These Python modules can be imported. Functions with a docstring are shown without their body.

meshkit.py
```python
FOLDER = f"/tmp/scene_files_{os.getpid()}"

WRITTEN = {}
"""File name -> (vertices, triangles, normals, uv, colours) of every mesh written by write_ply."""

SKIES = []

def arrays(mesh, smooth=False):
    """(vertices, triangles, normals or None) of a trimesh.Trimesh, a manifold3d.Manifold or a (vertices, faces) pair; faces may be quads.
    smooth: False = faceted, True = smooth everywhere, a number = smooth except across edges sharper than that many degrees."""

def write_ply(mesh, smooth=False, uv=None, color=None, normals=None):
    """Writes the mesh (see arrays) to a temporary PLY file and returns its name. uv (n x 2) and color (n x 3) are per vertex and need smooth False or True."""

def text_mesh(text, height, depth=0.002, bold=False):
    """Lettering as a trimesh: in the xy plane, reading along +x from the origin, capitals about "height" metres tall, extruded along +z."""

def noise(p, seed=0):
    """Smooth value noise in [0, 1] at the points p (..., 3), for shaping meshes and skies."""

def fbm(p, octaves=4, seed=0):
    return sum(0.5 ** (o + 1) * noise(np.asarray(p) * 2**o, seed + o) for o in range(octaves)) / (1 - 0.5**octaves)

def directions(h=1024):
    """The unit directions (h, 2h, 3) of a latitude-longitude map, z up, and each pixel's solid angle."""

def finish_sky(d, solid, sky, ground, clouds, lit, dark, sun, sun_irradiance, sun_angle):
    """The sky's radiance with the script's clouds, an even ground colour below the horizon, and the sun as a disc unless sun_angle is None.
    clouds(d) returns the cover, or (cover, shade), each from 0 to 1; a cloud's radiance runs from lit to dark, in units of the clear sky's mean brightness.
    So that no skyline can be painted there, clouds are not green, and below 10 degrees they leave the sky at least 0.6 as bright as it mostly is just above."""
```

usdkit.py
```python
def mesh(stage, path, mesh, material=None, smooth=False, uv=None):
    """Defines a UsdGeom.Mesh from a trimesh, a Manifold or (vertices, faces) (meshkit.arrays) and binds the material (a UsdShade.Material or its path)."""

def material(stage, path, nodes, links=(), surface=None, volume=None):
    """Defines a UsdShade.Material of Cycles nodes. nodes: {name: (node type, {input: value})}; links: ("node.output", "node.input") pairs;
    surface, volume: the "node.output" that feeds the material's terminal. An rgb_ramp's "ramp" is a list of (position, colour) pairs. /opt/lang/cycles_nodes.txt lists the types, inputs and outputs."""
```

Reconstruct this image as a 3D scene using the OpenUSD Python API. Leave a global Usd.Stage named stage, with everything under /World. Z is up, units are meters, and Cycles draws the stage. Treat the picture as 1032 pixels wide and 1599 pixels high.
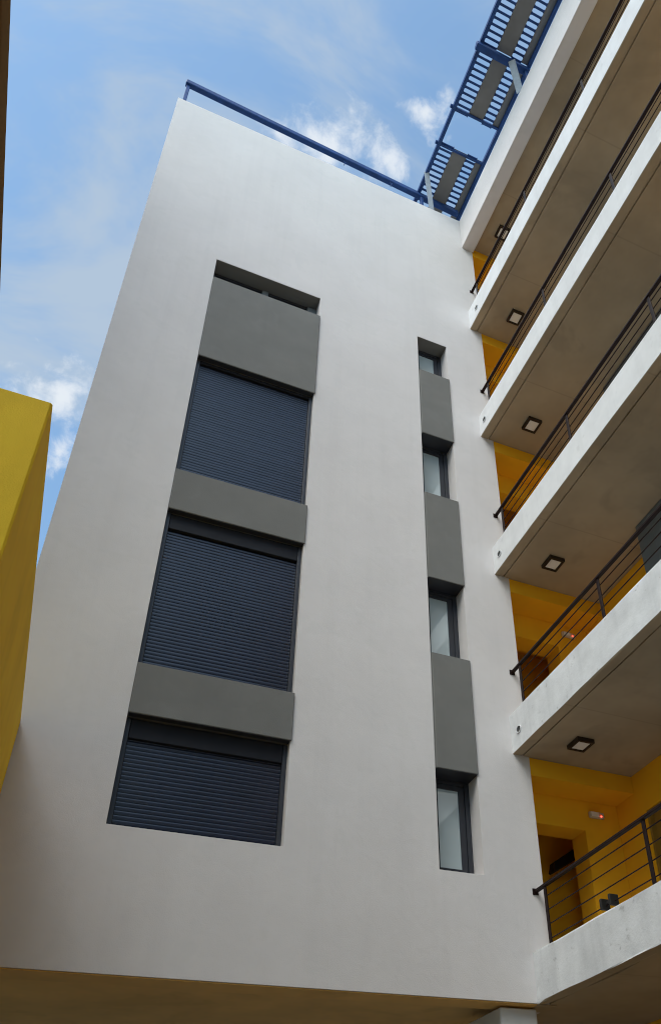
import math, numpy as np, trimesh, usdkit, meshkit
import manifold3d as m3
from shapely.geometry import Polygon, box as sbox
from pxr import Usd, UsdGeom, UsdLux, UsdShade, Gf, Sdf

rng = np.random.default_rng(7)
stage = Usd.Stage.CreateInMemory()
UsdGeom.Xform.Define(stage, '/World')
UsdGeom.Scope.Define(stage, '/World/Looks')
EYE = 1.6                                  # eye height; the plan is measured from eye level, y = 0 is the pale facade

# ---------------------------------------------------------------- camera
FOC, PX, PY = 1332.92, 184.3, 249.5        # pixels of the 1032 x 1599 photograph (it is a crop: the lens axis is off centre)
cam = UsdGeom.Camera.Define(stage, '/World/camera')
cam.CreateHorizontalApertureAttr(36.0)
cam.CreateFocalLengthAttr(36.0 * FOC / 1032)
cam.CreateHorizontalApertureOffsetAttr(-36.0 * PX / 1032)
cam.CreateVerticalApertureOffsetAttr(36.0 * PY / 1032)
cam.CreateClippingRangeAttr(Gf.Vec2f(0.05, 5000))
R = np.array([[0.9068, -0.4192, -0.0456], [0.2033, 0.5294, -0.8236], [0.3694, 0.7376, 0.5653]])
u, _, vt = np.linalg.svd(R); R = u @ vt
M = np.eye(4); M[0, :3] = R[0]; M[1, :3] = -R[1]; M[2, :3] = -R[2]; M[3, :3] = (0, -8, EYE)
cam.AddTransformOp().Set(Gf.Matrix4d(*M.ravel().tolist()))
cam.CreateExposureAttr(1.64)

# ---------------------------------------------------------------- sky and sun
SUN = np.array([-0.52, -0.30, 0.80]); SUN /= np.linalg.norm(SUN)
SUN_EL, SUN_ROT = math.asin(SUN[2]), math.atan2(SUN[0], SUN[1])
SKY = 0.10
CLOUD = (2.75, 2.9, 3.05)
def pix_dir(px, py):
    d = np.array([(px - 700.3) / FOC, (py - 1049.05) / FOC, 1.0]) @ R
    return d / np.linalg.norm(d)
nodes = {
    'sky': ('sky_texture', {'sky_type': 'single_scattering', 'sun_disc': False, 'sun_elevation': SUN_EL, 'sun_rotation': SUN_ROT, 'air_density': 1.0, 'aerosol_density': 1.3, 'ozone_density': 1.4}),
    'tc': ('texture_coordinate', {}),
    'map': ('mapping', {'mapping_type': 'point', 'rotation': (0.5, 0.25, 0.55), 'scale': (1.9, 3.4, 2.7)}),
    'wn': ('noise_texture', {'scale': 1.5, 'detail': 9.0, 'roughness': 0.56, 'distortion': 0.55}),
    'wr': ('map_range', {'range_type': 'smoothstep', 'from_min': 0.40, 'from_max': 0.64, 'to_min': 0.03, 'to_max': 0.85, 'clamp': True}),
    'pn': ('noise_texture', {'scale': 30.0, 'detail': 10.0, 'roughness': 0.6, 'distortion': 0.25}),
    'pm': ('map_range', {'from_min': 0.3, 'from_max': 0.7, 'to_min': -0.55, 'to_max': 0.55, 'clamp': False}),
    'hue': ('mix_color', {'blend_type': 'multiply', 'fac': 1.0, 'b': (0.79, 0.93, 0.885)}),
    'mixw': ('mix_color', {'blend_type': 'mix', 'b': (1.55, 1.88, 2.25)}),
    'mixp': ('mix_color', {'blend_type': 'mix', 'b': CLOUD}),
    'bg': ('background_shader', {'strength': SKY}),
}
links = [('tc.generated', 'map.vector'), ('map.vector', 'wn.vector'), ('wn.fac', 'wr.value'), ('tc.generated', 'pn.vector'), ('pn.fac', 'pm.value')]
last = None
for i, (px, py, rad, gain) in enumerate([(520, 222, 0.060, 1.05), (600, 250, 0.045, 1.05), (668, 172, 0.036, 0.9), (548, 172, 0.028, 0.45), (92, 622, 0.062, 1.0), (60, 612, 0.05, 0.9), (92, 705, 0.055, 0.8), (440, 225, 0.04, 0.7),
                                        (-420, 300, 0.16, 0.9), (-300, -700, 0.2, 0.9), (1500, -600, 0.22, 0.9), (1900, 1900, 0.2, 0.9)]):
    d = pix_dir(px, py)
    nodes[f'd{i}'] = ('vector_math', {'math_type': 'distance', 'vector2': tuple(d)})
    nodes[f'r{i}'] = ('map_range', {'from_min': 0.0, 'from_max': rad, 'to_min': gain, 'to_max': -0.35, 'clamp': False})
    links += [('tc.generated', f'd{i}.vector1'), (f'd{i}.value', f'r{i}.value')]
    if last is None: last = f'r{i}.result'
    else:
        nodes[f'm{i}'] = ('math', {'math_type': 'maximum'})
        links += [(last, f'm{i}.value1'), (f'r{i}.result', f'm{i}.value2')]; last = f'm{i}.value'
nodes['sum'] = ('math', {'math_type': 'add'})
nodes['pr'] = ('map_range', {'range_type': 'smoothstep', 'from_min': 0.12, 'from_max': 1.1, 'to_min': 0.0, 'to_max': 0.85, 'clamp': True})
links += [(last, 'sum.value1'), ('pm.result', 'sum.value2'), ('sum.value', 'pr.value'),
          ('sky.color', 'hue.a'), ('hue.result', 'mixw.a'), ('wr.result', 'mixw.fac'), ('mixw.result', 'mixp.a'), ('pr.result', 'mixp.fac'), ('mixp.result', 'bg.color')]
sky_mat = usdkit.material(stage, '/World/Looks/sky', nodes, links, surface='bg.background')
dome = UsdLux.DomeLight.Define(stage, '/World/sky')
UsdShade.MaterialBindingAPI.Apply(dome.GetPrim()).Bind(sky_mat)
dome.GetPrim().SetCustomDataByKey('kind', 'structure')
sun = UsdLux.DistantLight.Define(stage, '/World/sun')
sun.CreateNormalizeAttr(True); sun.CreateIntensityAttr(0.215); sun.CreateAngleAttr(45.0)
sun.CreateColorAttr(Gf.Vec3f(1.0, 0.965, 0.90))
z = SUN; x = np.cross([0, 0, 1], z); x /= np.linalg.norm(x); y = np.cross(z, x)
S = np.eye(4); S[0, :3] = x; S[1, :3] = y; S[2, :3] = z
sun.AddTransformOp().Set(Gf.Matrix4d(*S.ravel().tolist()))

# ---------------------------------------------------------------- materials
MATS = {}
def paint(name, base, rough=0.85, tint=0.06, scale=0.6, bump=0.15, grain=180.0, spec=0.3, blot=0.0, blot_color=(0.3, 0.3, 0.3), blot_scale=3.0, blot_at=0.62, streak=0.0, round_=0.008, metal=0.0, coat=0.0, joint=0.0, warp=0.6, trowel=0.0):
    b = np.array(base, float)
    n = {'g': ('geometry', {}),
         'n1': ('noise_texture', {'scale': scale, 'detail': 6.0, 'roughness': 0.6}),
         'r1': ('rgb_ramp', {'ramp': [(0.3, tuple(b * (1 - tint))), (0.5, tuple(b)), (0.7, tuple(np.minimum(b * (1 + tint), 0.95)))]}),
         'n2': ('noise_texture', {'scale': grain, 'detail': 3.0, 'roughness': 0.6}),
         'bump': ('bump', {'strength': bump, 'distance': 0.004}),
         'p': ('principled_bsdf', {'roughness': rough, 'specular_ior_level': spec, 'metallic': metal, 'coat_weight': coat})}
    l = [('g.position', 'n1.vector'), ('n1.fac', 'r1.fac'), ('g.position', 'n2.vector'), ('n2.fac', 'bump.height'), ('bump.normal', 'p.normal')]
    out = 'r1.color'
    if round_:
        n['bev'] = ('bevel', {'samples': 4, 'radius': round_}); l.append(('bev.bevel', 'bump.normal'))
    if streak:
        n['sm'] = ('mapping', {'mapping_type': 'point', 'scale': (3.5, 3.5, 0.16)})
        n['sn'] = ('noise_texture', {'scale': 1.0, 'detail': 5.0, 'roughness': 0.65})
        n['sr'] = ('map_range', {'from_min': 0.5, 'from_max': 0.78, 'to_min': 0.0, 'to_max': streak, 'clamp': True})
        n['sx'] = ('mix_color', {'blend_type': 'mix', 'b': tuple(b * 0.62)})
        l += [('g.position', 'sm.vector'), ('sm.vector', 'sn.vector'), ('sn.fac', 'sr.value'), ('sr.result', 'sx.fac'), (out, 'sx.a')]; out = 'sx.result'
    if blot:
        n['bn'] = ('noise_texture', {'scale': blot_scale, 'detail': 8.0, 'roughness': 0.60, 'distortion': warp})
        n['br'] = ('map_range', {'range_type': 'smoothstep', 'from_min': blot_at, 'from_max': blot_at + 0.13, 'to_min': 0.0, 'to_max': blot, 'clamp': True})
        n['bx'] = ('mix_color', {'blend_type': 'mix', 'b': blot_color})
        l += [('g.position', 'bn.vector'), ('bn.fac', 'br.value'), ('br.result', 'bx.fac'), (out, 'bx.a')]; out = 'bx.result'
    if joint:                               # formwork board joints across the slab
        n['xyz'] = ('separate_xyz', {})
        n['wob'] = ('math', {'math_type': 'multiply_add', 'value2': 0.02})
        n['jd'] = ('math', {'math_type': 'divide', 'value2': joint})
        n['jf'] = ('math', {'math_type': 'fraction'})
        n['jc'] = ('math', {'math_type': 'compare', 'value2': 0.5, 'value3': 0.004})
        n['jm'] = ('math', {'math_type': 'multiply', 'value2': 0.22})
        n['jx'] = ('mix_color', {'blend_type': 'mix', 'b': tuple(b * 0.45)})
        l += [('g.position', 'xyz.vector'), ('n1.fac', 'wob.value1'), ('xyz.y', 'wob.value3'), ('wob.value', 'jd.value1'), ('jd.value', 'jf.value1'), ('jf.value', 'jc.value1'), ('jc.value', 'jm.value1'), ('jm.value', 'jx.fac'), (out, 'jx.a')]; out = 'jx.result'
    if trowel:                              # broad trowel waves under the grain
        n['tn'] = ('noise_texture', {'scale': 5.0, 'detail': 5.0, 'roughness': 0.55, 'distortion': 0.8})
        n['tb'] = ('bump', {'strength': trowel, 'distance': 0.02})
        l = [q for q in l if q[1] != 'bump.normal']
        l += [('g.position', 'tn.vector'), ('tn.fac', 'tb.height'), ('tb.normal', 'bump.normal')] + ([('bev.bevel', 'tb.normal')] if round_ else [])
    l.append((out, 'p.base_color'))
    MATS[name] = usdkit.material(stage, '/World/Looks/' + name, n, l, surface='p.BSDF')
    return MATS[name]

white_stucco = paint('white_stucco', (0.70, 0.66, 0.64), tint=0.05, scale=1.1, bump=0.5, grain=90, streak=0.13, blot=0.12, blot_color=(0.50, 0.49, 0.46), blot_scale=2.2, blot_at=0.52, warp=0.3, trowel=0.18)
grey_stucco = paint('grey_stucco', (0.182, 0.178, 0.165), tint=0.07, scale=2.0, bump=0.45, grain=110, round_=0.004, streak=0.12, blot=0.22, blot_color=(0.22, 0.22, 0.21), blot_scale=2.5, blot_at=0.55)
slab_paint = paint('white_slab_paint', (0.73, 0.735, 0.735), tint=0.07, scale=2.6, bump=0.3, grain=60, blot=0.22, blot_color=(0.40, 0.39, 0.38), blot_scale=5.0, blot_at=0.60, streak=0.25, warp=0.0)
slab_dirty = paint('stained_slab_paint', (0.70, 0.71, 0.715), tint=0.13, scale=2.8, bump=0.6, grain=38, blot=0.55, blot_color=(0.30, 0.29, 0.28), blot_scale=9.0, blot_at=0.615, streak=0.45, warp=0.0)
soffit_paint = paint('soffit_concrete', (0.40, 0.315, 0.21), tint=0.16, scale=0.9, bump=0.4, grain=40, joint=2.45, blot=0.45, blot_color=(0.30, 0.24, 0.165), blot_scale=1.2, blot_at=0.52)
yellow = paint('ochre_yellow_render', (0.92, 0.565, 0.022), tint=0.10, scale=1.4, bump=0.5, grain=90, streak=0.2, trowel=0.12)
brown = paint('dark_brown_render', (0.095, 0.043, 0.015), tint=0.08, scale=1.1, bump=0.3, grain=120, rough=0.95, spec=0.0)
grey_render = paint('mid_grey_render', (0.30, 0.30, 0.29), tint=0.08, scale=1.0, bump=0.3)
amber = paint('amber_yellow_render', (0.93, 0.47, 0.014), tint=0.07, scale=1.1, bump=0.3, grain=120, streak=0.12)
ochre_ceiling = paint('ochre_ceiling', (0.80, 0.48, 0.15), tint=0.12, scale=1.4, bump=0.2, grain=80, blot=0.4, blot_color=(0.62, 0.36, 0.10), blot_scale=1.6, blot_at=0.55)
concrete = paint('pale_column_concrete', (0.62, 0.62, 0.60), tint=0.06, scale=3.0, bump=0.4, grain=60, blot=0.5, blot_color=(0.25, 0.25, 0.25), blot_scale=7, blot_at=0.62)
paving = paint('courtyard_concrete', (0.22, 0.215, 0.205), tint=0.15, scale=0.7, bump=0.4, grain=60, blot=0.3, blot_color=(0.2, 0.2, 0.19), blot_scale=1.0, blot_at=0.55)
roof_gravel = paint('roof_covering', (0.30, 0.29, 0.27), tint=0.15, scale=3, bump=0.5, grain=60)
grey_frame = paint('grey_aluminium', (0.15, 0.16, 0.16), rough=0.45, tint=0.1, scale=3, bump=0.05, spec=0.5, round_=0.004)
frame_metal = paint('anthracite_aluminium', (0.030, 0.032, 0.040), rough=0.42, tint=0.1, scale=3, bump=0.05, spec=0.5, round_=0.004)
shutter_metal = paint('navy_shutter_lacquer', (0.0085, 0.012, 0.026), rough=0.24, tint=0.18, scale=5, bump=0.05, grain=40, spec=0.75, round_=0)
box_metal = paint('dark_box_lacquer', (0.016, 0.017, 0.022), rough=0.6, tint=0.15, scale=5, bump=0.05, spec=0.2, round_=0.003)
rail_paint = paint('dark_brown_rail_paint', (0.013, 0.0045, 0.0035), rough=0.55, tint=0.2, scale=9, bump=0.1, spec=0.2, round_=0.003)
blue_steel = paint('blue_steel_paint', (0.009, 0.047, 0.175), rough=0.55, tint=0.25, scale=6, bump=0.15, spec=0.3, round_=0.004)
pale_steel = paint('galvanised_steel', (0.40, 0.45, 0.52), rough=0.45, tint=0.15, scale=8, bump=0.1, spec=0.5, round_=0.004)
board_grey = paint('grey_walkway_sheet', (0.16, 0.165, 0.165), rough=0.7, tint=0.1, scale=4, bump=0.1)
cladding = paint('dark_grey_cladding', (0.11, 0.135, 0.15), rough=0.38, tint=0.1, scale=1.5, bump=0.05, spec=0.6)
black_plastic = paint('black_plastic', (0.014, 0.012, 0.010), rough=0.5, tint=0.1, scale=5, bump=0.05)
lamp_frame_m = paint('dark_bronze_lamp', (0.030, 0.018, 0.010), rough=0.5, tint=0.1, scale=5, bump=0.05)
diffuser_m = paint('opal_diffuser', (0.80, 0.78, 0.74), rough=0.3, tint=0.02, scale=5, bump=0.0, spec=0.5, round_=0)
beige_plastic = paint('beige_plastic', (0.62, 0.50, 0.36), rough=0.45, tint=0.03, scale=5, bump=0.0)
hole_dark = paint('dark_hole', (0.06, 0.06, 0.06), rough=0.9, tint=0.2, scale=20, bump=0.2, round_=0)
door_paint = paint('door_varnish', (0.34, 0.19, 0.03), rough=0.5, tint=0.1, scale=4, bump=0.1)
red_led = usdkit.material(stage, '/World/Looks/red_led', {'e': ('emission', {'color': (1.0, 0.05, 0.03), 'strength': 2.2})}, [], surface='e.emission')
frosted = usdkit.material(stage, '/World/Looks/frosted_pane', {
    'g': ('geometry', {}), 'n': ('noise_texture', {'scale': 1.3, 'detail': 3.0}),
    'r': ('rgb_ramp', {'ramp': [(0.3, (0.42, 0.49, 0.50)), (0.7, (0.56, 0.63, 0.63))]}),
    'p': ('principled_bsdf', {'roughness': 0.03, 'ior': 2.1})},
    [('g.position', 'n.vector'), ('n.fac', 'r.fac'), ('r.color', 'p.base_color')], surface='p.BSDF')
dark_glass = usdkit.material(stage, '/World/Looks/dark_pane', {
    't': ('transparent_bsdf', {'color': (0.75, 0.8, 0.8)}), 'gl': ('glossy_bsdf', {'color': (0.9, 0.95, 1.0), 'roughness': 0.02}), 'f': ('fresnel', {'IOR': 1.5}), 'm': ('mix_closure', {})},
    [('f.fac', 'm.fac'), ('t.BSDF', 'm.closure1'), ('gl.BSDF', 'm.closure2')], surface='m.closure')

# ---------------------------------------------------------------- helpers
USED = {}
def numbered(parent, name):
    k = USED.get((parent, name), 0); USED[(parent, name)] = k + 1
    return f'{parent}/{name}' + (f'_{k:03d}' if k else '')
def mark(prim, label=None, cat=None, group=None, kind=None):
    for k, v in (('label', label), ('category', cat), ('group', group), ('kind', kind)):
        if v: prim.SetCustomDataByKey(k, v)
    return prim
def obj(name, mesh, mat, parent=None, label=None, smooth=False, kind=None):
    path = numbered(str(parent.GetPath()) if parent else '/World', name)
    return mark(usdkit.mesh(stage, path, mesh, mat, smooth=smooth).GetPrim(), label, kind=kind)
def thing(name, label, cat, loc=(0, 0, 0), group=None, kind=None):
    x = UsdGeom.Xform.Define(stage, numbered('/World', name))
    x.AddTranslateOp().Set(Gf.Vec3d(*map(float, loc)))
    return mark(x.GetPrim(), label, cat, group, kind)
def copy_of(root, name, label, cat, loc, group=None):
    r = thing(name, label, cat, loc, group)
    r.GetReferences().AddInternalReference(root.GetPath()); r.SetInstanceable(True)
    return r
def arr(m):
    if hasattr(m, 'to_mesh'):
        q = m.to_mesh(); return trimesh.Trimesh(q.vert_properties[:, :3], q.tri_verts, process=False)
    return m
def bx(x0, x1, y0, y1, z0, z1, c=0.0, zo=EYE):
    """A box with chamfered edges; z is measured from eye level."""
    lo, hi = np.array([x0, y0, z0 + zo], float), np.array([x1, y1, z1 + zo], float)
    if not c: return trimesh.creation.box(bounds=[lo, hi])
    c = min(c, 0.45 * (hi - lo).min()); P = []
    for s in np.ndindex(2, 2, 2):
        k = np.where(np.array(s) == 0, lo, hi); d = np.where(np.array(s) == 0, c, -c)
        P += [k + d * [0, 1, 1], k + d * [1, 0, 1], k + d * [1, 1, 0]]
    return arr(m3.Manifold.hull_points(np.array(P)))
def cat(*ms): return trimesh.util.concatenate([arr(m) for m in ms])
def plate(poly, y0, y1, zo=EYE):
    """An x-z outline (with holes) given thickness along y."""
    m = trimesh.creation.extrude_polygon(poly, y1 - y0, engine='earcut')
    v = np.array(m.vertices); f = np.array(m.faces)
    return trimesh.Trimesh(np.stack([v[:, 0], v[:, 2] + y0, v[:, 1] + zo], 1), f[:, ::-1], process=False)
def loft(profile, ys, jitter=0.0, seed=0, zo=EYE):
    """An x-z outline carried along y, its corners wandering by a few millimetres."""
    pr = np.array(profile, float); n = len(pr); V = []
    for k, yy in enumerate(ys):
        p = pr.copy()
        if jitter:
            q = np.stack([np.full(n, yy * 1.7), np.arange(n) * 9.1, np.zeros(n)], 1)
            p[:, 0] += (meshkit.fbm(q, 4, seed) - 0.5) * jitter; p[:, 1] += (meshkit.fbm(q, 4, seed + 5) - 0.5) * jitter
        V.append(np.stack([p[:, 0], np.full(n, yy), p[:, 1] + zo], 1))
    F = []
    for k in range(len(ys) - 1):
        for i in range(n):
            j = (i + 1) % n; a, b, c, d = k * n + i, k * n + j, (k + 1) * n + j, (k + 1) * n + i
            F += [(a, b, c), (a, c, d)]
    cap = trimesh.creation.triangulate_polygon(Polygon(pr), engine='earcut')
    cv, cf = cap
    idx = np.array([np.argmin(((pr - p) ** 2).sum(1)) for p in cv])
    for t in cf:
        t = idx[t]; F += [tuple(t), tuple((len(ys) - 1) * n + t[::-1])]
    m = trimesh.Trimesh(np.concatenate(V), F, process=False)
    trimesh.repair.fix_normals(m)
    return m
def bar(a, b, w, h=None, up=(0, 0, 1), zo=EYE):
    """A square bar from a to b (z from eye level), w wide and h deep."""
    a, b = np.array(a, float), np.array(b, float); d = b - a; L = np.linalg.norm(d); d /= L
    s = np.cross(up, d); s /= np.linalg.norm(s); t = np.cross(d, s)
    m = bx(-w / 2, w / 2, -(h or w) / 2, (h or w) / 2, 0, L, min(w, h or w) * 0.12, 0)
    T = np.eye(4); T[:3, 0], T[:3, 1], T[:3, 2], T[:3, 3] = s, t, d, a + [0, 0, zo]
    m.apply_transform(T)
    return m
def rod(a, b, r, n=8, zo=EYE):
    a, b = np.array(a, float) + [0, 0, zo], np.array(b, float) + [0, 0, zo]
    return trimesh.creation.cylinder(radius=r, segment=[a, b], sections=n)

# ---------------------------------------------------------------- ground
g = obj('ground', bx(-200, 200, -200, 200, -1.9, -1.6), paving, kind='structure')

# ---------------------------------------------------------------- the pale apartment building
FX0, FX1, FZ0, FZ1 = -0.85, 5.06, 2.13, 17.67
BX0, BX1 = 0.335, 2.03                     # the wide window strip
SX0, SX1 = 3.765, 4.31                     # the narrow window strip
PANELS_B = [(10.65, 12.61), (7.63, 8.32), (4.72, 5.34)]
PANELS_S = [(10.59, 12.17), (7.635, 9.28), (4.71, 6.37)]
REC = 0.27
ab = thing('apartment_building', 'tall pale grey rendered apartment block with two strips of recessed windows', 'building', (0, 0, 0))
front = Polygon([(FX0, FZ0), (FX1, FZ0), (FX1, FZ1), (FX0, FZ1)], [[(BX0, 3.493), (BX1, 3.493), (BX1, 13.12), (BX0, 13.12)], [(SX0, 3.465), (SX1, 3.465), (SX1, 13.09), (SX0, 13.09)]])
obj('wall', plate(front, 0, 0.30), white_stucco, ab, smooth=20)
obj('side_wall', bx(FX0, FX0 + 0.3, 0.30, 9, FZ0, FZ1), white_stucco, ab)
obj('side_wall', bx(FX1 - 0.3, FX1, 0.30, 9, FZ0, FZ1), white_stucco, ab)
obj('rear_wall', bx(FX0 + 0.3, FX1 - 0.3, 8.7, 9, FZ0, FZ1), white_stucco, ab)
obj('roof', bx(FX0 + 0.3, FX1 - 0.3, 0.30, 8.7, 17.25, 17.45), roof_gravel, ab)
obj('passage_ceiling', bx(FX0 + 0.3, FX1 - 0.3, 0.30, 8.7, 2.21, 2.4), ochre_ceiling, ab)
obj('soffit_trim', bx(FX0 + 0.002, 4.83, 0.012, 0.298, 2.118, 2.1285), ochre_ceiling, ab)
obj('soffit_trim', bx(4.833, FX1 - 0.002, 0.002, 0.298, 2.118, 2.1285), soffit_paint, ab)
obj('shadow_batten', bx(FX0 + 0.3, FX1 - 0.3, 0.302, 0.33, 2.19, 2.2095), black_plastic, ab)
obj('room_partition', bx(FX0 + 0.3, FX1 - 0.3, 1.6, 1.75, 2.41, 17.24), grey_stucco, ab)
for k in range(1, 5): obj('floor', bx(FX0 + 0.3, FX1 - 0.3, 0.31, 1.6, 2.95 * k + 2.2, 2.95 * k + 2.4), grey_stucco, ab)
obj('lintel_lining', bx(BX0 + 0.002, BX1 - 0.002, 0.004, 0.25, 13.112, 13.1195), grey_stucco, ab)
obj('lintel_lining', bx(SX0 + 0.002, SX1 - 0.002, 0.004, 0.25, 13.082, 13.0895), grey_stucco, ab)
for z0, z1 in PANELS_B:
    obj('spandrel_panel', bx(BX0 + 0.002, BX1 + 0.012, -0.022, 0.0 - 0.002, z0, z1, 0.006), grey_stucco, ab)
    obj('spandrel_backing', bx(BX0 + 0.003, BX1 - 0.003, 0.0, 0.29, z0 + 0.004, z1 - 0.004), grey_stucco, ab)
for (z0, z1), (xa, xb) in [(p, (BX0, BX1)) for p in PANELS_B] + [(p, (SX0, SX1)) for p in PANELS_S]:
    obj('head_lining', bx(xa + 0.014, xb - 0.003, -0.012, 0.058 if xa == BX0 else 0.234, z0 - 0.006, z0 - 0.001), frame_metal, ab)
for z0, z1 in PANELS_S:
    obj('spandrel_panel', bx(SX0 + 0.012, SX1 + 0.010, -0.020, -0.002, z0, z1, 0.006), grey_stucco, ab)
    obj('spandrel_backing', bx(SX0 + 0.003, SX1 - 0.003, 0.0, 0.29, z0 + 0.004, z1 - 0.004), grey_stucco, ab)
def framed(name, x0, x1, z0, z1, y, wl, wr, wb, wt, depth=0.05, mat=frame_metal, parent=ab):
    p = Polygon([(x0, z0), (x1, z0), (x1, z1), (x0, z1)], [[(x0 + wl, z0 + wb), (x1 - wr, z0 + wb), (x1 - wr, z1 - wt), (x0 + wl, z1 - wt)]])
    return obj(name, plate(p, y, y + depth), mat, parent)
# narrow windows: outer frame, sash, pane
for z0, z1 in [(12.18, 13.08), (9.285, 10.583), (6.375, 7.627), (3.468, 4.702)]:
    w = framed('window', SX0 + 0.003, SX1 - 0.003, z0, z1, 0.235, 0.06, 0.06, 0.06, 0.05)
    framed('sash', SX0 + 0.066, SX1 - 0.066, z0 + 0.063, z1 - 0.053, 0.25, 0.065, 0.075, 0.07, 0.06, 0.04, frame_metal, w)
    obj('pane', bx(SX0 + 0.125, SX1 - 0.135, 0.262, 0.270, z0 + 0.128, z1 - 0.108), frosted, w)
# the top wide window: frame, mullion, two sliding panes
w = framed('window', BX0 + 0.003, BX1 - 0.003, 12.35, 13.108, 0.235, 0.05, 0.16, 0.05, 0.05, 0.05)
obj('mullion', bx(1.12, 1.22, 0.19, 0.285, 12.402, 13.058, 0.004), grey_frame, w)
obj('stile', bx(BX1 - 0.155, BX1 - 0.006, 0.19, 0.233, 12.36, 13.06, 0.004), grey_frame, w)
obj('pane', bx(BX0 + 0.05, 1.118, 0.26, 0.266, 12.40, 13.06), dark_glass, w)
obj('pane', bx(1.222, BX1 - 0.162, 0.275, 0.281, 12.40, 13.06), dark_glass, w)
# roller shutters, each slat its own piece
SLAT = 0.048
sl = Polygon([(0.0, 0.0), (-0.0045, 0.0025), (-0.0062, 0.012), (-0.0067, 0.023), (-0.0060, 0.035), (-0.003, 0.0460), (0.002, 0.0460), (0.002, 0.0)])
def slat_mesh(x0, x1, y, z):
    m = trimesh.creation.extrude_polygon(sl, x1 - x0, engine='earcut')
    v = np.array(m.vertices); f = np.array(m.faces)
    m = trimesh.Trimesh(np.stack([v[:, 2] + x0, v[:, 0] + y, v[:, 1] + z + EYE], 1), f, process=False)
    return m
for k, (z0, z1, top, yf) in enumerate([(8.322, 10.642, 0.05, 0.062), (5.342, 7.622, 0.24, 0.062), (3.496, 4.712, 0.23, 0.085)]):
    s = mark(UsdGeom.Xform.Define(stage, numbered(str(ab.GetPath()), 'roller_shutter')).GetPrim())
    for xa, xb in ((BX0 + 0.003, BX0 + 0.05), (BX1 - 0.05, BX1 - 0.003)): obj('guide_rail', bx(xa, xb, yf, yf + 0.10, z0, z1, 0.004), frame_metal, s)
    obj('shutter_box', bx(BX0 + 0.052, BX1 - 0.052, yf + 0.002, yf + 0.16, z1 - top, z1 - 0.002, 0.006), box_metal, s)
    z = z0 + 0.058; i = 0
    obj('bottom_rail', bx(BX0 + 0.056, BX1 - 0.056, yf + 0.028, yf + 0.05, z0 + 0.004, z0 + 0.052, 0.004), shutter_metal, s)
    for xx in (BX0 + 0.22, BX1 - 0.24): obj('stop', bx(xx, xx + 0.02, yf + 0.006, yf + 0.027, z0 + 0.006, z0 + 0.03, 0.003), black_plastic, s)
    while z + 0.044 < z1 - top + 0.03:
        obj('slat', slat_mesh(BX0 + 0.054, BX1 - 0.054, yf + 0.045 + 0.0005 * math.sin(i * 2.1 + k) + 0.0006 * math.sin(i * 0.37 + 2 * k), z), shutter_metal, s)
        z += SLAT; i += 1
    obj('backing', bx(BX0 + 0.004, BX1 - 0.004, yf + 0.11, yf + 0.13, z0, z1 - top - 0.003), black_plastic, s)

# ---------------------------------------------------------------- pale column under the building corner
col = thing('concrete_column', 'pale concrete column standing under the lower right corner of the grey block', 'column', (4.65, 0.5, 0))
obj('shaft', bx(4.435 - 4.65, 4.87 - 4.65, 0.10 - 0.5, 0.95 - 0.5, 0, 3.70, 0.012, 0), concrete, col)
obj('base_plinth', bx(4.40 - 4.65, 4.90 - 4.65, 0.06 - 0.5, 0.99 - 0.5, 0.0, 0.12, 0.01, 0), concrete, col)

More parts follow.
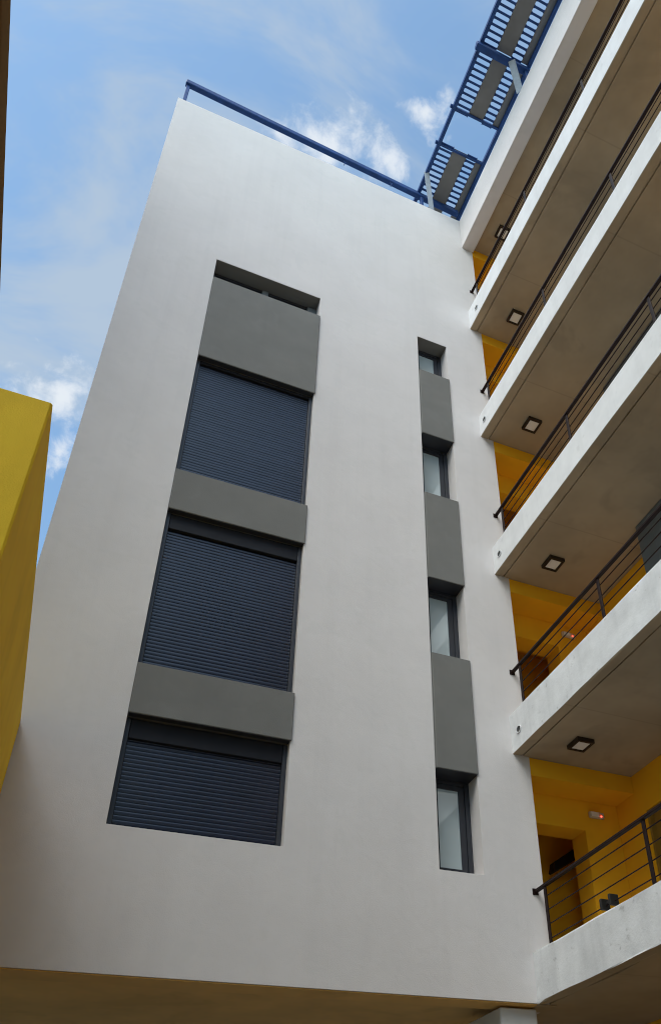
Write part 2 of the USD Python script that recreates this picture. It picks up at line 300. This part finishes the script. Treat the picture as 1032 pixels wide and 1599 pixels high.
# ---------------------------------------------------------------- gallery building on the right
SOF = [2.13, 5.09, 8.02, 10.98, 13.92]     # undersides of the five gallery slabs
TH = [0.52, 0.56, 0.515, 0.51, 0.555]
SX = 4.83
gb = thing('gallery_building', 'apartment wing with five white access galleries and yellow walls at right', 'building', (0, 0, 0))
ys = np.linspace(-14, -0.001, 90)
for k, (zb, th) in enumerate(zip(SOF, TH)):
    pr = [(SX + 0.012, zb), (SX + 0.125, zb), (SX + 0.125, zb + 0.018), (SX + 0.147, zb + 0.018), (SX + 0.147, zb), (6.8, zb), (6.8, zb + th - 0.10), (SX + 0.26, zb + th - 0.10), (SX + 0.26, zb + th), (SX + 0.012, zb + th), (SX, zb + th - 0.012), (SX, zb + 0.012)]
    m = loft(pr, ys, (0.034 if k == 0 else 0.018 if k == 1 else 0.008), 3 * k + 1)
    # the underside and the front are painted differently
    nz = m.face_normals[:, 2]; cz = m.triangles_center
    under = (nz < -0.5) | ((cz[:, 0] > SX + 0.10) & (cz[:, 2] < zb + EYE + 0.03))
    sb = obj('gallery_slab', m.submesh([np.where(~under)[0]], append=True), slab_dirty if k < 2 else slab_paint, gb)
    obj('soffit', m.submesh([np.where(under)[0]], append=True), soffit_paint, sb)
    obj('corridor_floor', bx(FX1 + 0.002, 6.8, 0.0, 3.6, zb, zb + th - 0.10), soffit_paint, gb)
    if k:                                   # drain outlet near the slab's end
        yy = [-0.21, -0.21, -0.19, -0.17, -0.3][k]; zz = zb + 0.245; aa = np.linspace(0, 2 * np.pi, 17)[:-1]
        ring = Polygon(np.stack([0.055 * np.cos(aa), 0.05 * np.sin(aa)], 1), [np.stack([0.045 * np.cos(aa), 0.04 * np.sin(aa)], 1)])
        r = trimesh.creation.extrude_polygon(ring, 0.012, engine='earcut'); v = np.array(r.vertices)
        dr = obj('drain_outlet', trimesh.Trimesh(np.stack([SX - v[:, 2], v[:, 0] + yy, v[:, 1] + zz + EYE], 1), r.faces, process=False), slab_paint, sb)
        d = trimesh.creation.extrude_polygon(Polygon(np.stack([0.044 * np.cos(aa), 0.039 * np.sin(aa)], 1)), 0.004, engine='earcut'); v = np.array(d.vertices)
        obj('drain_hole', trimesh.Trimesh(np.stack([SX - 0.001 - v[:, 2], v[:, 0] + yy, v[:, 1] + zz + EYE], 1), d.faces, process=False), hole_dark, sb)
zr = 16.65
pr = [(SX, zr), (5.08, zr), (5.08, zr + 0.12), (6.8, zr + 0.12), (6.8, 17.05), (5.08, 17.05), (5.08, 17.67), (SX + 0.012, 17.67), (SX, 17.658)]
m = loft(pr, np.linspace(-14, -0.001, 60), 0.006, 40)
under = (m.face_normals[:, 2] < -0.5) & (m.triangles_center[:, 0] > 5.08)
rp = obj('roof_parapet', m.submesh([np.where(~under)[0]], append=True), white_stucco, gb)
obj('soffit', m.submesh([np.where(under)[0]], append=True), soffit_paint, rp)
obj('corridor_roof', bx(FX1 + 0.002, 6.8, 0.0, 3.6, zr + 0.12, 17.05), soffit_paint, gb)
ceil = SOF[1:] + [zr + 0.12]
for k in range(5):
    z0 = SOF[k] + TH[k] - 0.10; z1 = ceil[k] - 0.002
    if k: obj('back_wall', bx(6.6, 6.8, -14, 3.6, z0 + 0.001, z1), amber, gb)
    else:
        o = Polygon([(-14, z0 + 0.001), (-1.06, z0 + 0.001), (-1.06, 4.53), (-0.16, 4.53), (-0.16, z0 + 0.001), (3.6, z0 + 0.001), (3.6, z1), (-14, z1)])
        w = plate(o, 0, 0.2); v = np.array(w.vertices)
        obj('back_wall', trimesh.Trimesh(np.stack([6.6 + v[:, 1], v[:, 0], v[:, 2]], 1), w.faces[:, ::-1], process=False), amber, gb)
    obj('corridor_beam', bx(FX1 + 0.002, 6.598, 0.004, 0.42, ceil[k] - 0.245, z1), amber, gb)
    zo_ = ceil[k] - 0.66
    L = Polygon([(FX1 + 0.002, zo_), (6.05, zo_), (6.05, z0 + 0.001), (6.598, z0 + 0.001), (6.598, z1), (FX1 + 0.002, z1)])
    obj('corridor_wall', plate(L, 0.421, 0.74), amber, gb)
    obj('corridor_end_wall', bx(FX1 + 0.022, 6.598, 1.55, 1.75, z0 + 0.001, z1), amber, gb)
    obj('corridor_side_wall', bx(FX1 + 0.002, FX1 + 0.02, 0.741, 1.75, z0 + 0.001, z1), amber, gb)
    obj('corridor_ceiling', bx(FX1 + 0.022, 6.598, 0.741, 1.548, z1 - 0.03, z1 - 0.004), amber, gb)
    cl = obj('cladding', bx(6.15, 6.598, -4.2, -1.58, z0 + 0.002, z1 - 0.002, 0.006), cladding, gb)
    obj('door_leaf', bx(6.135, 6.149, -3.6, -1.90, z0 + 0.02, z1 - 0.35, 0.004), cladding, cl)
    obj('door_handle', cat(bar((6.10, -2.02, z0 + 0.80), (6.10, -2.02, z0 + 1.10), 0.03), bar((6.135, -2.02, z0 + 0.84), (6.10, -2.02, z0 + 0.84), 0.02), bar((6.135, -2.02, z0 + 1.06), (6.10, -2.02, z0 + 1.06), 0.02)), black_plastic, cl)
d = obj('door', bx(6.68, 6.73, -1.055, -0.165, 2.56, 4.525, 0.004), door_paint, gb)
obj('door_frame', cat(bx(6.61, 6.68, -0.20, -0.162, 2.56, 4.525), bx(6.61, 6.68, -1.058, -1.02, 2.56, 4.525), bx(6.61, 6.68, -1.02, -0.20, 4.487, 4.525)), door_paint, d)
obj('ground_wall', bx(6.6, 6.8, -14, 3.6, -1.6, 2.128), amber, gb)
obj('end_wall', bx(SX + 0.3, 9.0, -14.2, -14.001, -1.6, 17.0), amber, gb)
obj('rear_block', bx(6.81, 10.5, -14, 3.6, -1.6, 17.0), amber, gb)

# ---------------------------------------------------------------- yellow block and wall on the left
yb = thing('yellow_block', 'low ochre yellow rendered block abutting the pale grey facade at left', 'building', (-2.6, -2, 0))
obj('wall', bx(-3.0, 2.0, -2.0, 1.997, 0, 6.03, 0.012, 0), yellow, yb)

# tall wing beyond the yellow block: only the edge of its roof shows, at the left border
lb = thing('left_wing', 'tall wing whose dark brown roof edge shows along the upper left border', 'building', (-7.64, 2.5, 0))
obj('wall', bx(-4, 3.97, -5.2, 6.4, 0, 18.6, 0.02, 0), white_stucco, lb)
obj('roof_edge', bx(-4.02, 4.0, -5.22, 6.42, 18.601, 19.24, 0.02, 0), brown, lb)

rw = thing('rear_wing', 'grey wing closing the courtyard behind the viewer', 'building', (6, -17.5, 0))
obj('wall', bx(-6.5, 5, -3, 3, 0, 17.6, 0.02, 0), grey_render, rw)

sw = thing('side_wing', 'grey wing on the open left side of the courtyard', 'building', (-10, -11, 0))
obj('wall', bx(-5, 3.8, -6, 3, 0, 17.6, 0.02, 0), grey_render, sw)

# ---------------------------------------------------------------- gallery railings
def railing(loc, label, grp):
    t = thing('gallery_railing', label, 'railing', loc, grp)
    H = 0.70; ye = -13.9
    obj('handrail', bar((0, 0.0 - 0.004, H), (0, ye, H), 0.048, 0.03, zo=0), rail_paint, t)
    obj('wall_bracket', bx(-0.045, 0.03, -0.012, -0.001, H - 0.045, H + 0.03, 0.003, 0), rail_paint, t)
    for dz in (0.575, 0.42, 0.265, 0.11): obj('rail_bar', rod((0, -0.195, dz), (0, ye, dz), 0.007, zo=0), rail_paint, t)
    yy = -0.2
    while yy > ye:
        obj('post', bx(-0.009, 0.009, yy - 0.024, yy + 0.024, 0.004, H - 0.017, 0.003, 0), rail_paint, t)
        obj('foot_plate', bx(-0.05, 0.05, yy - 0.045, yy + 0.045, 0.001, 0.009, 0.002, 0), rail_paint, t)
        yy -= 1.85
    return t
GR = None
r0 = railing((SX + 0.12, 0, SOF[0] + TH[0] + EYE), 'dark brown metal railing on the lowest white gallery, with two black boxes clipped to it', GR)
for k, lab in ((1, 'dark brown metal railing on the second gallery from below, above the stained white slab'), (2, 'dark brown metal railing on the middle one of the five galleries'),
               (3, 'dark metal railing on the second gallery from the top'), (4, 'dark metal railing on the topmost gallery, just below the roof parapet')):
    copy_of(r0, 'gallery_railing', lab, 'railing', (SX + 0.12, 0, SOF[k] + TH[k] + EYE), GR)

# ---------------------------------------------------------------- square ceiling lamps
def ceiling_lamp(loc, label):
    t = thing('ceiling_lamp', label, 'ceiling lamp', loc)
    P = Polygon([(-.118, -.125), (.118, -.125), (.118, .125), (-.118, .125)], [[(-.086, -.092), (.086, -.092), (.086, .092), (-.086, .092)]])
    f = trimesh.creation.extrude_polygon(P, 0.055, engine='earcut'); f.apply_translation([0, 0, -0.056])
    obj('frame', f, lamp_frame_m, t)
    obj('diffuser', bx(-.0855, .0855, -.0915, .0915, -0.05, -0.012, 0.008, 0), diffuser_m, t)
    obj('back_plate', bx(-.105, .105, -.11, .11, -0.010, -0.001, 0, 0), lamp_frame_m, t)
    return t
labs = ['square ceiling lamp in dark frame on the soffit just above the lowest gallery railing', 'square ceiling lamp in dark frame on the soffit of the third gallery slab from below',
        'square ceiling lamp in dark frame on the soffit of the fourth gallery slab from below', 'square ceiling lamp in dark frame on the soffit of the topmost gallery slab', 'square ceiling lamp half hidden by railing under the roof parapet soffit']
c0 = None
for k in range(5):
    loc = (5.47, -0.55, ceil[k] + EYE)
    c0 = ceiling_lamp(loc, labs[k]) if c0 is None else (copy_of(c0, 'ceiling_lamp', labs[k], 'ceiling lamp', loc) and c0)

# ---------------------------------------------------------------- emergency lights
def emergency(loc, label):
    t = thing('emergency_light', label, 'emergency light', loc)
    obj('housing', bx(-0.115, 0.115, -0.05, -0.001, -0.045, 0.045, 0.014, 0), beige_plastic, t)
    obj('lens', bx(-0.095, 0.02, -0.058, -0.0505, -0.032, 0.032, 0.003, 0), diffuser_m, t)
    obj('led', arr(trimesh.creation.icosphere(2, 0.011)).apply_translation([0.055, -0.053, -0.02]), red_led, t)
    return t
e0 = emergency((6.24, 0.42, 4.655 + EYE), 'small beige emergency light with red glow on yellow wall of the lowest gallery')
copy_of(e0, 'emergency_light', 'small emergency light with red glow seen through second lowest gallery railing', 'emergency light', (6.24, 0.42, 4.655 + 2.94 + EYE))

# ---------------------------------------------------------------- black fittings on the lowest gallery
t = thing('black_boxes', 'pair of small black square boxes clipped to the lowest railing bar', 'boxes', (SX + 0.12, -1.33, SOF[0] + TH[0] + 0.13 + EYE))
for s in (-1, 1): obj('box', bx(-0.055, 0.05, s * 0.075 - 0.018, s * 0.075 + 0.018, -0.06, 0.05, 0.006, 0), black_plastic, t)
obj('clip', bx(-0.02, 0.014, -0.026, 0.026, -0.02, 0.01, 0.004, 0), black_plastic, t)
t = thing('wall_fitting', 'long black rounded fitting in the yellow corridor opening of the lowest gallery', 'fitting', (6.35, 1.3, 4.40 + EYE))
obj('casing', arr(m3.Manifold.batch_hull([m3.Manifold.sphere(0.022, 12).translate([a, b, c]) for a, c in ((-0.30, -0.20), (0.24, 0.14), (-0.27, -0.09), (0.24, 0.25)) for b in (-0.06, 0.06)])), black_plastic, t, smooth=40)
obj('arm', bx(0.17, 0.247, -0.03, 0.03, 0.10, 0.2, 0.005, 0), black_plastic, t)

# ---------------------------------------------------------------- blue steel walkway above the roof edge
ZW = 18.40
XO, XI = 3.99, 4.98
wk = thing('steel_walkway', 'blue steel walkway frame with slotted grey sheets overhanging the roof edge', 'walkway', (0, 0, 0))
obj('outer_beam', bx(XO - 0.035, XO + 0.035, -8.0, 0.75, ZW - 0.05, ZW + 0.05, 0.005), blue_steel, wk)
obj('inner_beam', bx(XI - 0.035, XI + 0.035, -8.0, 0.75, ZW - 0.05, ZW + 0.05, 0.005), blue_steel, wk)
def deck(y0, y1):
    n = max(1, int(round((y1 - y0) / 0.108))); p = (y1 - y0) / n
    d = obj('deck_sheet', bx(XO + 0.31, XO + 0.62, y0, y1, ZW + 0.002, ZW + 0.012), board_grey, wk)
    obj('edge_sheet', bx(XI - 0.16, XI - 0.037, y0, y1, ZW + 0.002, ZW + 0.012), board_grey, d)
    for i in range(n + 1):
        yy = y0 + i * p
        for xa, xb in ((XO + 0.036, XO + 0.309), (XO + 0.621, XI - 0.161)):
            w0 = 0.020
            s = bx(xa, xb, yy - w0, yy + w0, ZW - 0.012, ZW + 0.012, 0.004)
            # slots have rounded ends: small gussets at both ends of every rung
            for xe, sg in ((xa, 1), (xb, -1)):
                gp = [(xe, yy - w0 - 0.012), (xe + sg * 0.022, yy - w0), (xe + sg * 0.022, yy + w0), (xe, yy + w0 + 0.012)]
                P3 = np.array([(a, b, zz + EYE) for a, b in gp for zz in (ZW - 0.010, ZW + 0.010)])
                s = cat(s, m3.Manifold.hull_points(P3))
            obj('rung', s, blue_steel, wk)
for y0, y1 in ((-0.95, 0.68), (-2.70, -1.60), (-5.2, -2.82), (-7.9, -5.3)): deck(y0, y1)
for yy in (-0.92, -1.63): obj('cross_bar', bx(XO + 0.036, XI - 0.036, yy - 0.022, yy + 0.022, ZW - 0.04, ZW + 0.03, 0.004), blue_steel, wk)
for yy in (-2.76, -5.25): obj('cross_beam', bx(XO - 0.09, XI + 0.03, yy - 0.06, yy + 0.06, ZW - 0.16, ZW - 0.052, 0.005), blue_steel, wk)
for yy in (-0.92, -1.63, -2.76): obj('bolt', rod((XO - 0.08, yy, ZW), (XO - 0.036, yy, ZW), 0.035, 10), blue_steel, wk)
obj('brace', bar((XO - 0.02, -0.33, ZW - 0.02), (4.24, 0.06, FZ1 + 0.01), 0.10, 0.02), pale_steel, wk)
obj('brace', bar((4.60, -2.82, ZW - 0.16), (4.84, -2.60, 17.674), 0.13, 0.02), pale_steel, wk)
obj('upright', bx(4.90, 4.96, -2.79, -2.73, 17.675, ZW - 0.152, 0.004), blue_steel, wk)

# ---------------------------------------------------------------- blue beam along the facade's top edge
gbm = thing('roof_beam', 'long blue steel beam on short post running above the pale facade top edge', 'beam', (0, 0, 0))
obj('beam', bar((-0.80, 0.04, 18.44), (4.90, 0.16, 18.28), 0.10, 0.13), blue_steel, gbm)
obj('post', bx(-0.775, -0.715, 0.03, 0.09, FZ1, 18.37, 0.004), blue_steel, gbm)
obj('post', bx(4.02, 4.08, 0.10, 0.16, FZ1, 18.22, 0.004), blue_steel, gbm)
for xx in (2.35, 3.35):
    zz = 18.44 - (xx + 0.8) * 0.0263 - 0.05
    pts = [(xx, 0.10, zz), (xx - 0.015, 0.095, zz - 0.07), (xx + 0.03, 0.09, zz - 0.10), (xx + 0.01, 0.09, zz - 0.16), (xx - 0.005, 0.09, zz - 0.23)]
    obj('hanging_wire', cat(*[rod(a, b, 0.008, 6) for a, b in zip(pts[:-1], pts[1:])]), blue_steel, gbm)
